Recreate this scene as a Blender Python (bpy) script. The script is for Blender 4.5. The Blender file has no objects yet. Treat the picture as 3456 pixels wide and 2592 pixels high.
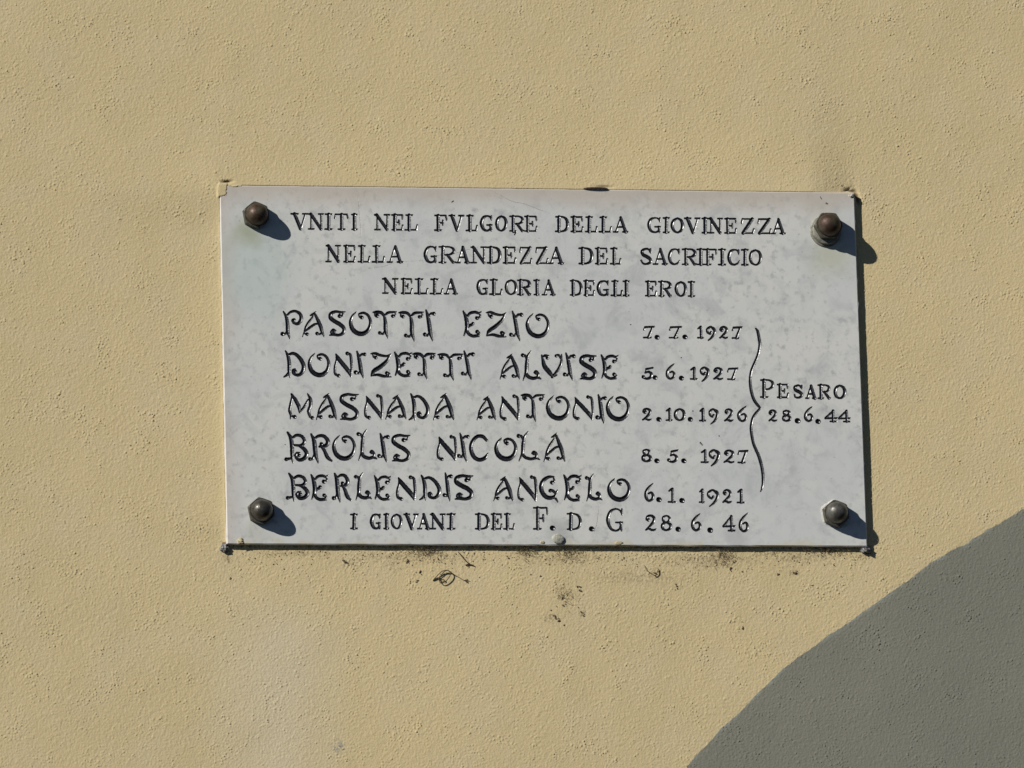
import bpy, bmesh, math, random
import numpy as np
from mathutils import Matrix, Vector
rng = np.random.default_rng(11)
random.seed(5)
sc = bpy.context.scene
COL = sc.collection
MM = 0.001
Z0 = 3.0                      # height of the plaque's centre above the street

# ------------------------------------------------------------------ camera
PW, PH, F = 3456.0, 2592.0, 26000.0
CAM = np.array([-1.2597, -6.8763, -1.4140])
RV = np.array([0.1993, 0.0101, -0.1735])
_t = np.linalg.norm(RV); _k = RV / _t
_K = np.array([[0, -_k[2], _k[1]], [_k[2], 0, -_k[0]], [-_k[1], _k[0], 0]])
R = np.eye(3) + math.sin(_t) * _K + (1 - math.cos(_t)) * _K @ _K
cd = bpy.data.cameras.new('camera')
cam = bpy.data.objects.new('camera', cd); COL.objects.link(cam)
cd.sensor_width = 36; cd.lens = F / PW * 36; cd.clip_start = 0.1; cd.clip_end = 200
m = Matrix.Identity(4)
for i in range(3):
    m[i][0] = R[i, 0]; m[i][1] = R[i, 2]; m[i][2] = -R[i, 1]
m[0][3], m[1][3], m[2][3] = CAM[0], CAM[1], CAM[2] + Z0
cam.matrix_world = m
sc.camera = cam

# ------------------------------------------------------------------ light
SUN = Vector((-1.61, -1.0, 1.007)).normalized()
EL = math.asin(SUN.z); AZ = math.atan2(SUN.x, SUN.y) % (2 * math.pi)
w = bpy.data.worlds.new('World'); sc.world = w; w.use_nodes = True
nt = w.node_tree; bg = nt.nodes['Background']
sk = nt.nodes.new('ShaderNodeTexSky'); sk.sky_type = 'NISHITA'; sk.sun_disc = False
sk.sun_elevation = EL; sk.sun_rotation = AZ; sk.air_density = 0.25; sk.dust_density = 0.05; sk.ozone_density = 1.0
nt.links.new(sk.outputs[0], bg.inputs[0]); bg.inputs[1].default_value = 0.05
sl = bpy.data.lights.new('sun', 'SUN'); sl.energy = 5.0; sl.angle = math.radians(0.53); sl.color = (1.0, 0.965, 0.90)
so = bpy.data.objects.new('sun', sl); COL.objects.link(so)
so.rotation_euler = SUN.to_track_quat('Z', 'Y').to_euler()
so.location = (-3, -3, Z0 + 3)
sc.view_settings.view_transform = 'Standard'; sc.view_settings.look = 'None'
sc.view_settings.exposure = 0.0; sc.view_settings.gamma = 1.0

# ------------------------------------------------------------------ helpers
def to_plane(px, py, Y=0.0):
    """photo pixel -> metres (x, z) on the vertical plane y=Y, origin at the plaque's centre"""
    px = np.asarray(px, float); py = np.asarray(py, float)
    d = np.stack([(px - PW / 2) / F, np.ones_like(px), -(py - PH / 2) / F], -1) @ R.T
    s = (Y - CAM[1]) / d[..., 1]
    return CAM[0] + d[..., 0] * s, CAM[2] + d[..., 2] * s

def tag(o, label=None, cat=None, group=None, kind=None):
    if label: o['label'] = label
    if cat: o['category'] = cat
    if group: o['group'] = group
    if kind: o['kind'] = kind
    return o

def link(name, me, mat=None, parent=None, loc=None):
    o = bpy.data.objects.new(name, me); COL.objects.link(o)
    if mat is not None and me is not None: me.materials.append(mat)
    if parent is not None: o.parent = parent
    if loc is not None: o.location = loc
    return o

def np_mesh(name, verts, quads, smooth=False):
    me = bpy.data.meshes.new(name)
    me.vertices.add(len(verts)); me.vertices.foreach_set('co', np.asarray(verts, np.float32).ravel())
    n = len(quads); k = quads.shape[1]
    me.loops.add(n * k); me.loops.foreach_set('vertex_index', quads.astype(np.int32).ravel())
    me.polygons.add(n); me.polygons.foreach_set('loop_start', np.arange(0, n * k, k, dtype=np.int32))
    me.polygons.foreach_set('use_smooth', np.full(n, smooth))
    me.update(calc_edges=True)
    return me

def bm_obj(name, bm, mat, parent=None, loc=None, smooth=True):
    me = bpy.data.meshes.new(name); bm.normal_update(); bm.to_mesh(me); bm.free()
    me.polygons.foreach_set('use_smooth', [smooth] * len(me.polygons))
    return link(name, me, mat, parent, loc)

def fnoise(shape, step, wl_lo, wl_hi, stretch=(1, 1), seed=0):
    """band limited noise, unit variance; step = grid step, wavelengths in the same unit; stretch (z, x)"""
    r = np.random.default_rng(seed)
    a = r.standard_normal(shape).astype(np.float32)
    f = np.fft.rfft2(a)
    ky = np.fft.fftfreq(shape[0], step)[:, None] * stretch[0]
    kx = np.fft.rfftfreq(shape[1], step)[None, :] * stretch[1]
    k = np.sqrt(kx ** 2 + ky ** 2)
    f *= np.exp(-(k * wl_lo) ** 2 * 0.7) * (1 - np.exp(-(k * wl_hi) ** 2 * 0.7))
    o = np.fft.irfft2(f, s=shape); o -= o.mean()
    return (o / o.std()).astype(np.float32)

# ------------------------------------------------------------------ materials
class NB:
    def __init__(s, name):
        s.m = bpy.data.materials.new(name); s.m.use_nodes = True
        s.t = s.m.node_tree; s.b = s.t.nodes['Principled BSDF']; s.L = s.t.links.new
        s.co = s.t.nodes.new('ShaderNodeTexCoord').outputs['Object']
    def n(s, typ, **kw):
        x = s.t.nodes.new(typ)
        for k, v in kw.items(): setattr(x, k, v)
        return x
    def inp(s, sock, v):
        if isinstance(v, bpy.types.NodeSocket): s.L(v, sock)
        else: sock.default_value = v
    def noise(s, scale, detail=3, rough=.55, vec=None, dist=0):
        x = s.n('ShaderNodeTexNoise'); s.L(vec or s.co, x.inputs['Vector'])
        x.inputs['Scale'].default_value = scale; x.inputs['Detail'].default_value = detail
        x.inputs['Roughness'].default_value = rough; x.inputs['Distortion'].default_value = dist
        return x.outputs[0]
    def rng(s, v, a, b, c=0., d=1., smooth=True):
        x = s.n('ShaderNodeMapRange', interpolation_type='SMOOTHSTEP' if smooth else 'LINEAR')
        s.inp(x.inputs[0], v)
        for i, q in zip((1, 2, 3, 4), (a, b, c, d)): x.inputs[i].default_value = q
        return x.outputs[0]
    def math(s, op, a, b=0.):
        x = s.n('ShaderNodeMath', operation=op); s.inp(x.inputs[0], a); s.inp(x.inputs[1], b); return x.outputs[0]
    def mix(s, f, a, b):
        x = s.n('ShaderNodeMix', data_type='RGBA'); s.inp(x.inputs[0], f)
        s.inp(x.inputs[6], a if isinstance(a, bpy.types.NodeSocket) else (*a, 1)); s.inp(x.inputs[7], b if isinstance(b, bpy.types.NodeSocket) else (*b, 1))
        return x.outputs[2]
    def map(s, sc_, rot=(0, 0, 0)):
        x = s.n('ShaderNodeMapping'); s.L(s.co, x.inputs[0]); x.inputs['Scale'].default_value = sc_; x.inputs['Rotation'].default_value = rot
        return x.outputs[0]
    def attr(s, name):
        return s.n('ShaderNodeAttribute', attribute_name=name).outputs['Fac']
    def dist(s, p):
        x = s.n('ShaderNodeVectorMath', operation='DISTANCE'); s.L(s.co, x.inputs[0]); x.inputs[1].default_value = p
        return x.outputs['Value']
    def bump(s, h, dist, strength=1.0, prev=None):
        x = s.n('ShaderNodeBump'); s.L(h, x.inputs['Height']); x.inputs['Distance'].default_value = dist; x.inputs['Strength'].default_value = strength
        if prev is not None: s.L(prev, x.inputs['Normal'])
        return x.outputs[0]
    def done(s, col, rough, bump=None, metal=0., spec=None):
        s.inp(s.b.inputs['Base Color'], col if isinstance(col, bpy.types.NodeSocket) else (*col, 1))
        s.inp(s.b.inputs['Roughness'], rough); s.inp(s.b.inputs['Metallic'], metal)
        if spec is not None: s.b.inputs['Specular IOR Level'].default_value = spec
        if bump is not None: s.L(bump, s.b.inputs['Normal'])
        return s.m

def P3(px, py, Y=0.0):
    x, z = to_plane(px, py, Y); return (float(x), Y, float(z))

def wall_material(name, far):
    b = NB(name)
    big = b.noise(3.2, 4, .6); mid = b.noise(21, 3, .6); fine = b.noise(420, 2, .6)
    col = b.mix(b.rng(big, .35, .68), (.580, .472, .264), (.628, .509, .286))
    col = b.mix(b.rng(mid, .40, .72, 0, .5), col, (.612, .508, .322))
    col = b.mix(b.rng(fine, .3, .7, 0, .22), col, (.486, .397, .222))
    # greyish wash running down below the left corner
    sx = b.n('ShaderNodeSeparateXYZ'); b.L(b.co, sx.inputs[0])
    wx = b.math('ADD', sx.outputs[0], b.rng(b.noise(9, 3), 0, 1, -.03, .03, False))
    px0 = P3(930, 2300)[0]
    d = b.math('ABSOLUTE', b.math('SUBTRACT', wx, px0))
    mk = b.math('MULTIPLY', b.rng(d, .0, .085, 1, 0), b.rng(sx.outputs[2], -.27, -.19, 1, 0))
    col = b.mix(b.math('MULTIPLY', mk, .42), col, (.60, .545, .42))
    # dirt, plus the shadow painted into the chipped upper right corner
    dirt = b.attr('dirt')
    col = b.mix(dirt, col, (.13, .092, .050))
    blue = b.rng(b.dist(P3(1140, 2518, .0045)), .002, .009, .6, 0)
    col = b.mix(b.math('MULTIPLY', blue, b.rng(b.noise(500, 2), .4, .6)), col, (.16, .2, .24))
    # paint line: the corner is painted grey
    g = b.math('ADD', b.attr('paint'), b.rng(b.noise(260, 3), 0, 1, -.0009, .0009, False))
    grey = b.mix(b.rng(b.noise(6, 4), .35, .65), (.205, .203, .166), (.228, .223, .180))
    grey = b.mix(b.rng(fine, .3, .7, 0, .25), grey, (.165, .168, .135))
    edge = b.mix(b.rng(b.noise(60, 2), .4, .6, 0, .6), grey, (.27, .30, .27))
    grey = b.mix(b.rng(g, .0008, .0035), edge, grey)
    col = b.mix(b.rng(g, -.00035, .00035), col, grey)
    h = b.math('ADD', b.math('MULTIPLY', b.noise(1100, 2), .35), b.noise(520, 2))
    nrm = b.bump(h, .00030, .9)
    if far:
        v = b.noise(330, 2, .5); patch = b.rng(b.noise(14, 3), .35, .7, .25, 1.)
        nrm = b.bump(b.math('MULTIPLY', b.rng(v, .5, .8), patch), .0009, .9, nrm)
    return b.done(col, .88, nrm, spec=.25)

def marble_material():
    b = NB('weathered_marble')
    co = b.map((1, 1, 1), (0, .5, 0))
    n1 = b.noise(7, 5, .6, co, .6); n2 = b.noise(38, 4, .65, co, .8); n3 = b.noise(120, 3, .6)
    col = b.mix(b.rng(n1, .35, .65), (.572, .585, .578), (.625, .622, .592))
    col = b.mix(b.rng(n2, .46, .72, 0, .7), col, (.44, .455, .455))
    col = b.mix(b.math('MULTIPLY', b.rng(n3, .50, .74, 0, .85), b.rng(n1, .38, .6, .3, 1)), col, (.37, .38, .38))
    col = b.mix(b.rng(b.noise(300, 2), .66, .75, 0, .55), col, (.27, .27, .27))
    # pale blotches
    col = b.mix(b.rng(b.noise(24, 3, .6), .58, .75, 0, .35), col, (.64, .64, .63))
    def stain(p, r0, r1, c, f):
        nonlocal col
        d = b.math('ADD', b.dist(p), b.rng(b.noise(26, 3), 0, 1, -.018, .018, False))
        col = b.mix(b.rng(d, r0, r1, f, 0), col, c)
    stain(P3(850, 880), .0, .070, (.44, .53, .50), .55)
    stain(P3(820, 1010), .0, .060, (.46, .53, .52), .4)
    stain(P3(835, 790), .0, .022, (.34, .36, .24), .75)
    stain(P3(862, 1790), .0, .020, (.42, .43, .35), .4)
    stain(P3(2800, 860), .0, .035, (.44, .45, .33), .65)
    stain(P3(2760, 720), .0, .030, (.50, .49, .41), .4)
    stain(P3(1885, 1812), .0, .022, (.36, .37, .35), .6)
    stain(P3(2480, 1812), .0, .014, (.40, .41, .40), .5)
    sx = b.n('ShaderNodeSeparateXYZ'); b.L(b.co, sx.inputs[0])
    edge = b.math('ADD', sx.outputs[2], b.rng(b.noise(18, 4, .65), 0, 1, -.012, .012, False))
    zt = to_plane(1800, 637)[1]
    col = b.mix(b.rng(edge, float(zt) - .026, float(zt) - .002, 0, .75), col, (.49, .43, .365))
    zb = to_plane(1800, 1838)[1]
    spl = b.math('MULTIPLY', b.rng(edge, float(zb) + .006, float(zb) + .0, 0, .6), b.rng(b.noise(45, 4), .48, .6))
    col = b.mix(spl, col, (.55, .50, .36))
    xl = to_plane(745, 1200)[0]
    el = b.math('ADD', sx.outputs[0], b.rng(b.noise(16, 4, .65), 0, 1, -.014, .014, False))
    col = b.mix(b.rng(el, float(xl) + .022, float(xl), 0, .5), col, (.52, .46, .40))
    nrm = b.bump(b.noise(500, 3), .0001, .5)
    nrm = b.bump(b.noise(40, 3), .0008, .25, nrm)
    return b.done(col, .52, nrm, spec=.35)

M_WALL = wall_material('ochre_painted_plaster', False)
M_WALLF = wall_material('ochre_painted_plaster_coarse', True)
M_MARBLE = marble_material()
def simple(name, c1, c2, scale, rough, r2=None, metal=0., bump=0., bs=600, spec=None):
    b = NB(name); n = b.noise(scale, 4, .6)
    col = b.mix(b.rng(n, .35, .65), c1, c2)
    rg = b.rng(b.noise(scale * 1.7, 3), .3, .7, rough, r2 if r2 is not None else rough)
    return b.done(col, rg, b.bump(b.noise(bs, 3), bump, .9) if bump else None, metal, spec)
M_INK = simple('black_lettering_paint', (.006, .006, .008), (.014, .014, .017), 260, .26, .40, 0, .00006, 500, .9)
M_CRACK = simple('dirty_crack', (.30, .28, .25), (.42, .40, .37), 300, .9)
M_PIT = simple('pit_grime', (.08, .075, .07), (.16, .15, .14), 300, .9)
M_NUTA = simple('brown_tarnished_brass', (.050, .026, .018), (.086, .076, .048), 95, .42, .62, .5, .0002, 700)
M_NUTB = simple('grey_tarnished_metal', (.045, .042, .037), (.085, .078, .064), 170, .26, .48, .6, .0002, 700)
M_NUTC = simple('worn_grey_steel', (.075, .072, .064), (.14, .134, .118), 120, .34, .55, .55, .0002, 700)
M_HEX = simple('dull_bronze_hexagon', (.060, .056, .042), (.11, .102, .078), 330, .5, .65, .5, .0002, 700)
M_WASH = simple('grimy_steel_washer', (.16, .155, .13), (.27, .26, .21), 300, .5, .7, .3, .0003, 700)
M_MORT = simple('pale_mortar', (.30, .28, .24), (.58, .54, .47), 420, .92, None, 0, .0012, 380)
M_SEAL = simple('chalky_mortar', (.42, .41, .38), (.60, .585, .55), 260, .92, None, 0, .0009, 380)
M_DARKM = simple('sooty_mortar', (.035, .032, .028), (.42, .41, .40), 330, .9, None, 0, .0012, 380)
M_PEG = simple('stone_grey_plug', (.26, .26, .215), (.42, .415, .35), 500, .85, None, 0, .0005, 500)
M_RUST = simple('dark_rusty_iron', (.035, .026, .020), (.12, .085, .055), 500, .8, None, .2, .0004, 600)
M_TWIG = simple('dry_brown_tendril', (.045, .030, .018), (.10, .07, .042), 400, .8)
M_WEB = simple('dusty_brown_web', (.17, .13, .075), (.30, .24, .14), 300, .9)
M_FLECK = simple('dark_dirt', (.075, .055, .035), (.18, .135, .08), 600, .9)

# ------------------------------------------------------------------ glyphs
# Every stroke is ([(x, y, r), ...], smooth): x, y in glyph space, r = half width in photo pixels
def S(txt, r=None, c=True):
    out = []
    for q in txt.split():
        v = [float(a) for a in q.split(',')]
        out.append((v[0], v[1], v[2] if len(v) > 2 else r))
    return out, c
def Ls(txt, r): return S(txt, r, False)
K, N_, E_ = 5.6, 3.1, 2.9          # thick stem, thin stem, serif
ROMAN = {
 'I': [Ls('.5,0 .5,1', K), Ls('0,0 1,0', E_), Ls('0,1 1,1', E_)],
 'V': [Ls('.18,0 .55,1', K), Ls('.84,0 .57,1', N_), Ls('0,0 .40,0', E_), Ls('.68,0 1,0', E_)],
 'N': [Ls('.17,0 .17,1', N_), Ls('.14,0 .84,1', K), Ls('.84,0 .84,1', N_), Ls('0,1 .36,1', E_), Ls('0,0 .2,0', E_), Ls('.66,0 1,0', E_)],
 'E': [Ls('.24,0 .24,1', K), Ls('0,0 .93,0', E_), Ls('.93,.02 .97,.26', E_), Ls('0,1 .93,1', E_), Ls('.93,1 1,.7', 3.4), Ls('.24,.5 .64,.5', E_), Ls('.64,.36 .66,.64', 3.2)],
 'L': [Ls('.33,0 .33,1', K), Ls('.06,0 .62,0', E_), Ls('0,1 .92,1', E_), Ls('.92,1 1,.68', 3.4)],
 'F': [Ls('.26,0 .26,1', K), Ls('0,0 .93,0', E_), Ls('.93,.02 .98,.30', 3.2), Ls('0,1 .52,1', E_), Ls('.26,.5 .66,.5', E_), Ls('.66,.34 .68,.64', 3.4)],
 'G': [S('.92,.20,3 .78,.05,3 .50,0,3 .20,.12,5 .05,.5,6 .20,.88,5 .50,1,3.5 .76,.94,3.5 .86,.78,3.5'), Ls('.93,0 .93,.26', 2.8), Ls('.54,.62 .98,.62', E_), Ls('.82,.62,4.2 .92,1,3.2', 4)],
 'C': [S('.93,.22,3 .80,.05,3 .50,0,3 .20,.12,5 .05,.5,6 .20,.88,5 .52,1,3.5 .82,.92,3.2 .98,.76,2.4'), Ls('.93,.02 .95,.28', 3.2)],
 'O': [S('.5,0,3 .16,.16,4.6 .03,.5,5.6 .16,.84,4.6 .5,1,3 .84,.84,4.6 .97,.5,5.6 .84,.16,4.6 .5,0,3')],
 'R': [Ls('.22,0 .22,1', K), Ls('0,0 .4,0', E_), S('.22,0,3 .60,0,3 .84,.12,4.6 .86,.34,5.2 .62,.5,3.4 .24,.52,2.8'), Ls('.50,.52,4.5 .86,1,5', K), Ls('0,1 .42,1', E_), Ls('.84,1 1,.98', E_)],
 'P': [Ls('.26,0 .26,1', K), Ls('0,0 .4,0', E_), S('.26,0,3 .62,0,3 .92,.12,4.6 .94,.36,5 .66,.52,3.4 .26,.54,2.8'), Ls('0,1 .56,1', E_)],
 'D': [Ls('.26,0 .26,1', K), S('0,0,2.9 .5,0,3 .84,.14,4.6 .96,.5,5.8 .84,.86,4.6 .5,1,3 0,1,2.9')],
 'A': [Ls('.5,0 .16,1', N_), Ls('.5,0,4.5 .84,1,5.6', K), Ls('.28,.66 .72,.66', E_), Ls('0,1 .32,1', E_), Ls('.66,1 1,1', E_)],
 'Z': [Ls('.08,0 .94,0', E_), Ls('.08,0 .02,.28', 3.2), Ls('.88,0 .12,1', K), Ls('.06,1 .93,1', E_), Ls('.93,1 1,.72', 3.4)],
 'T': [Ls('.5,0 .5,1', K), Ls('.05,0 .95,0', E_), Ls('.05,0 0,.26', 3), Ls('.95,0 1,.26', 3), Ls('.27,1 .76,1', E_)],
 'S': [S('.90,.22,2.8 .72,.03,3 .42,0,3.4 .10,.14,4.6 .20,.38,5.4 .52,.50,5.8 .86,.66,5.4 .90,.86,4.6 .55,1,3.4 .20,.96,3 .03,.76,2.8'), Ls('.92,0 .94,.26', 2.8)],
}
DIGIT = {
 '1': [Ls('.58,0 .60,1', 5), Ls('.06,.16,3 .5,0,4', 3.4), Ls('.0,1 1,1', 3)],
 '2': [S('.30,.30,5 .12,.24,4 .24,.05,3.6 .55,0,4 .84,.16,5 .80,.42,5 .46,.72,4 .06,.98,2.8'), S('.06,.98,3 .34,.88,4 .66,1,4 1,.94,2.6'), Ls('.28,.30 .30,.28', 6)],
 '7': [Ls('.10,.05 1,.02', 3.6), Ls('.12,.06 0,.30', 3), Ls('.86,.05,4 .44,1,5', 5), Ls('0,1 .72,1', 3)],
 '9': [S('.82,.18,4.5 .45,0,3.6 .06,.16,4.5 .08,.38,4.5 .36,.52,3.6 .52,.40,4.5'), S('.60,.02,3 .92,.16,5 .92,.44,5.5 .62,.76,4.5 .16,1,2.2')],
 '6': [S('.96,0,1.8 .50,.20,4 .12,.50,5.2 .12,.82,5.2 .46,1,4 .84,.90,4.6 .94,.70,5 .74,.52,3.6 .42,.58,3.2')],
 '8': [S('.46,0,3 .14,.12,4.6 .18,.34,4.6 .46,.46,3.6 .76,.34,4.6 .80,.12,4.6 .46,0,3'), S('.46,.46,3 .08,.60,5 .08,.86,5 .46,1,3.4 .90,.86,5 .90,.60,5 .46,.46,3')],
 '0': [S('.5,0,3 .14,.18,4.8 .04,.5,5.4 .14,.82,4.8 .5,1,3 .86,.82,4.8 .96,.5,5.4 .86,.18,4.8 .5,0,3')],
 '5': [Ls('.38,.12,4 1,.0,3', 4), Ls('.42,.12 .30,.46', 3.2), S('.30,.46,3 .60,.38,4 .86,.58,5.4 .76,.88,5 .40,1,4 .06,.88,3.6'), Ls('.12,.84 .13,.83', 6)],
 '4': [Ls('.64,.02,3 0,.70,4', 4), Ls('0,.71 1,.69', 3.4), Ls('.68,0 .70,1', 5), Ls('.42,1 .98,1', 3)],
}
# ornamental capitals, traced in the zoom's own units: (bbox, strokes)
def B(x, y, r=6.3): return ([(x, y, r), (x + 1, y + 1, r)], False)
ORN = {
 'P': ((175, 180, 445, 535), [S('210,190,2.5 245,258,5.5 260,350,6.6 264,440,6.2 290,528,2'), S('250,240,3.5 300,195,4.5 360,185,4.8 415,220,6 428,285,7 390,340,6 340,330,5 322,298,4.6 342,285,4'), B(340, 295), S('252,440,3.4 232,468,3.6 205,468,4'), B(200, 468, 6.8)]),
 'A': ((445, 190, 720, 510), [S('580,255,3 525,325,4.4 488,395,4.6 472,450,3.4 450,503,1.8'), S('545,240,2.2 578,225,4 612,197,2'), S('600,215,4 640,300,6.4 672,375,7 690,440,5.6 716,500,2'), S('482,432,4 540,390,4.4 595,352,4 632,342,3.2'), S('475,455,3 490,470,4 505,472,4'), B(507, 472, 6), S('690,445,3.4 665,472,3.6 632,465,4'), B(630, 465, 6)]),
 'S': ((780, 180, 985, 490), [S('980,192,1.8 925,198,4.4 860,190,5 803,215,6.2 798,268,7.4 850,312,7.6 915,350,7.6 962,400,6.8 952,455,6 900,482,5.2 835,476,5 785,484,2.2'), S('955,205,2.6 950,232,3.4 925,245,3.6'), B(908, 245, 7), S('835,476,3.6 805,448,4 830,415,4 858,432,4'), B(838, 436, 6)]),
 'O': ((1038, 190, 1305, 480), [S('1115,197,1.8 1068,250,4 1046,330,6 1075,415,7.6 1140,462,8 1210,462,7.6 1270,410,6.2 1292,320,5.2 1262,240,4.6 1205,208,4.2 1155,225,4 1162,258,4'), B(1184, 264, 6.2)]),
 'T': ((1320, 185, 1620, 525), [S('1325,200,2.2 1370,197,5 1425,205,5.2 1465,245,4.4'), S('1470,240,3.6 1510,205,4.6 1570,198,4 1618,194,1.8'), S('1348,212,3 1352,240,3.6 1372,245,4'), B(1375, 243, 6.6), S('1603,208,2.6 1602,238,3.2 1575,246,4'), B(1570, 246, 6.2), S('1465,240,4.4 1478,330,6.4 1482,430,6.4 1510,520,1.8'), S('1472,436,3.4 1450,468,3.6 1415,458,4'), B(1408, 456, 6.6)]),
 'I': ((1945, 165, 2100, 560), [S('1985,172,2.6 2006,250,5.8 2024,360,6.8 2036,450,6.4 2065,552,2.2'), S('2022,252,3.6 2045,215,4 2075,213,4'), B(2080, 215, 6.6), S('2022,455,3.4 2005,488,3.6 1975,476,4'), B(1970, 474, 6.8)]),
 'E': ((415, 180, 650, 510), [S('420,185,2.6 450,250,6 466,330,7 464,405,6 430,488,2.2'), S('475,245,4 510,207,4.8 570,197,5 612,210,4 648,190,1.8'), S('622,212,3 630,250,3.4 600,272,4'), B(590, 270, 6.8), S('470,402,4 505,362,4.6 530,352,5'), B(540, 338, 5.6), S('466,425,5 490,470,5.2 540,495,5.2 590,493,4.8 625,500,1.8'), S('595,492,3.4 622,465,3.6 600,440,4'), B(594, 442, 6.4)]),
 'Z': ((700, 195, 960, 505), [S('705,206,2 760,202,5 820,225,5 900,235,4 952,210,2.2'), S('730,212,3 740,245,3.6 760,253,4'), B(765, 255, 6.6), S('945,215,2.6 900,300,5.6 820,375,7 742,430,6.4 712,490,2.8'), S('712,488,2.8 790,478,5 860,495,5.4 955,505,1.8'), S('925,490,3.4 932,465,3.6 905,450,4'), B(900, 455, 6.4)]),
 'D': ((210, 675, 475, 1015), [S('235,680,2.6 264,740,6 280,830,6.8 280,930,5.8 290,1012,1.8'), S('272,950,4 250,982,4 215,1005,2.2'), S('268,730,4 330,710,5 400,755,6.4 456,850,7 450,930,6.4 400,980,5.4 340,965,5 328,925,4.6 350,912,4'), B(354, 936, 6.4)]),
 'N': ((840, 695, 1060, 1010), [S('865,735,2.4 868,800,3.6 850,880,4.5 850,960,4.4 882,990,4.6'), B(894, 990, 6), Ls('862,722,2.6 885,770,7 950,850,7.6 1010,925,7.4 1048,1004,2.4', 5), S('1050,995,2.2 1055,900,4.2 1050,800,4.8 1040,730,4.4 1006,712,4'), B(1002, 713, 6.2)]),
 'L': ((1140, 680, 1390, 1050), [S('1260,684,1.8 1225,740,4 1210,820,6 1206,900,6.4 1198,960,5 1165,1045,1.8'), S('1205,775,3.6 1190,740,4 1165,735,4'), B(1160, 735, 6.4), S('1204,955,4.6 1230,1000,5.8 1290,1020,5.4 1345,1010,4.6 1388,1030,1.8'), S('1340,1012,4 1352,965,4.6 1325,935,4.6 1308,950,4'), B(1324, 955, 5.4)]),
 'V': ((1390, 720, 1645, 1020), [S('1395,735,2.6 1410,790,5 1430,870,7.6 1490,945,7.6 1535,1005,4'), Ls('1515,1012,2 1588,980,2.2', 2), S('1535,990,3.4 1600,910,4.4 1638,830,4.6 1642,727,2.2'), S('1412,760,3 1435,737,4 1475,745,4'), B(1465, 765, 6.2), S('1632,775,3 1605,732,4 1575,740,4'), B(1575, 742, 5.6)]),
 'M': ((280, 1210, 590, 1530), [S('320,1240,3.6 300,1340,4.6 286,1420,5 302,1480,4 296,1524,1.8'), S('302,1485,3 345,1500,4'), B(348, 1500, 6.2), Ls('310,1220,4 360,1290,7 400,1370,7 412,1445,3.6', 5), S('410,1445,3 470,1370,4.4 515,1290,3.6'), S('510,1215,2.6 544,1280,6 546,1360,6.6 522,1430,6 540,1498,4.6'), B(568, 1512, 6.8)]),
 'B': ((220, 215, 505, 600), [S('260,220,3.4 300,290,6.4 314,400,6.6 316,500,6 325,596,2.2'), S('306,540,3.6 262,548,4.6'), B(242, 552, 6.4), S('308,300,3.6 370,255,5 438,270,5.4 470,330,5.8 430,378,5 345,378,3.6'), S('400,382,4.6 468,428,7 498,490,7.4 460,545,7 400,560,6 362,520,5 372,478,4.4 405,475,4'), B(405, 503, 6)]),
 'R': ((510, 235, 820, 605), [S('555,240,3 588,310,6.4 600,400,7 612,500,6.4 645,600,2'), S('592,500,3.6 572,548,4.4 548,550,4'), B(540, 549, 6.4), S('588,300,3.6 650,262,5 720,268,6 764,330,7 740,380,6.4 690,388,5 660,395,4'), B(682, 362, 6.2), S('690,400,5 722,450,6 760,530,6.8 815,575,3.6')]),
 'C': ((505, 260, 730, 575), [S('712,322,4.4 660,272,6 590,273,5.6 530,340,6 515,430,6.4 550,520,7 620,560,6.4 690,535,6 725,480,2.2')]),
 'G': ((1370, 760, 1605, 1095), [S('1550,772,2.2 1480,775,5 1412,820,6 1385,900,7 1410,980,7.4 1470,1030,7 1550,1020,5.2 1592,940,2.4'), S('1545,785,3 1552,825,3.6 1530,842,4'), B(1522, 843, 6.6), S('1505,935,4.6 1540,950,5 1575,985,4.4'), B(1500, 945, 6.2), S('1550,1020,3.6 1575,1050,4 1600,1090,1.8')]),
}
# inscription: (character, x0, x1) per letter with the line's slanting top and bottom
def row(style, t0, t1, b0, b1, xa, xb, items):
    out = []
    for it in items.split():
        q = it.split(','); ch = q[0]; x0, x1 = float(q[1]), float(q[2])
        f = ((x0 + x1) / 2 - xa) / (xb - xa)
        y0 = t0 + (t1 - t0) * f; y1 = b0 + (b1 - b0) * f
        if len(q) > 3: y0, y1 = float(q[3]), float(q[4])
        out.append((style, ch, x0, y0, x1, y1))
    return out
INS = []
INS += row('r', 718.5, 737.5, 775, 791, 985, 2650, 'V,981,1042 N,1039,1095 I,1095,1123 T,1128,1177 I,1185,1208 N,1262,1318 E,1321,1363 L,1365,1411 F,1465,1511 V,1513,1568 L,1571,1613 G,1621,1664 O,1672,1712 R,1718,1772 E,1769,1815 D,1873,1920 E,1925,1970 L,1973,2018 L,2020,2066 A,2068,2122 G,2185,2233 I,2236,2262 O,2265,2308 V,2308,2366 I,2367,2393 N,2390,2441 E,2444,2488 Z,2500,2547 Z,2555,2605 A,2601,2653')
INS += row('r', 826, 841, 885.5, 897, 1100, 2570, 'N,1098,1153 E,1158,1201 L,1206,1250 L,1255,1300 A,1305,1363 G,1431,1477 R,1479,1541 A,1536,1588 N,1587,1645 D,1642,1692 E,1696,1743 Z,1752,1797 Z,1806,1851 A,1848,1906 D,1952,2002 E,2007,2053 L,2058,2098 S,2160,2202 A,2202,2255 C,2255,2297 R,2301,2354 I,2350,2380 F,2376,2422 I,2423,2452 C,2455,2499 I,2501,2528 O,2528,2572')
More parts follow.
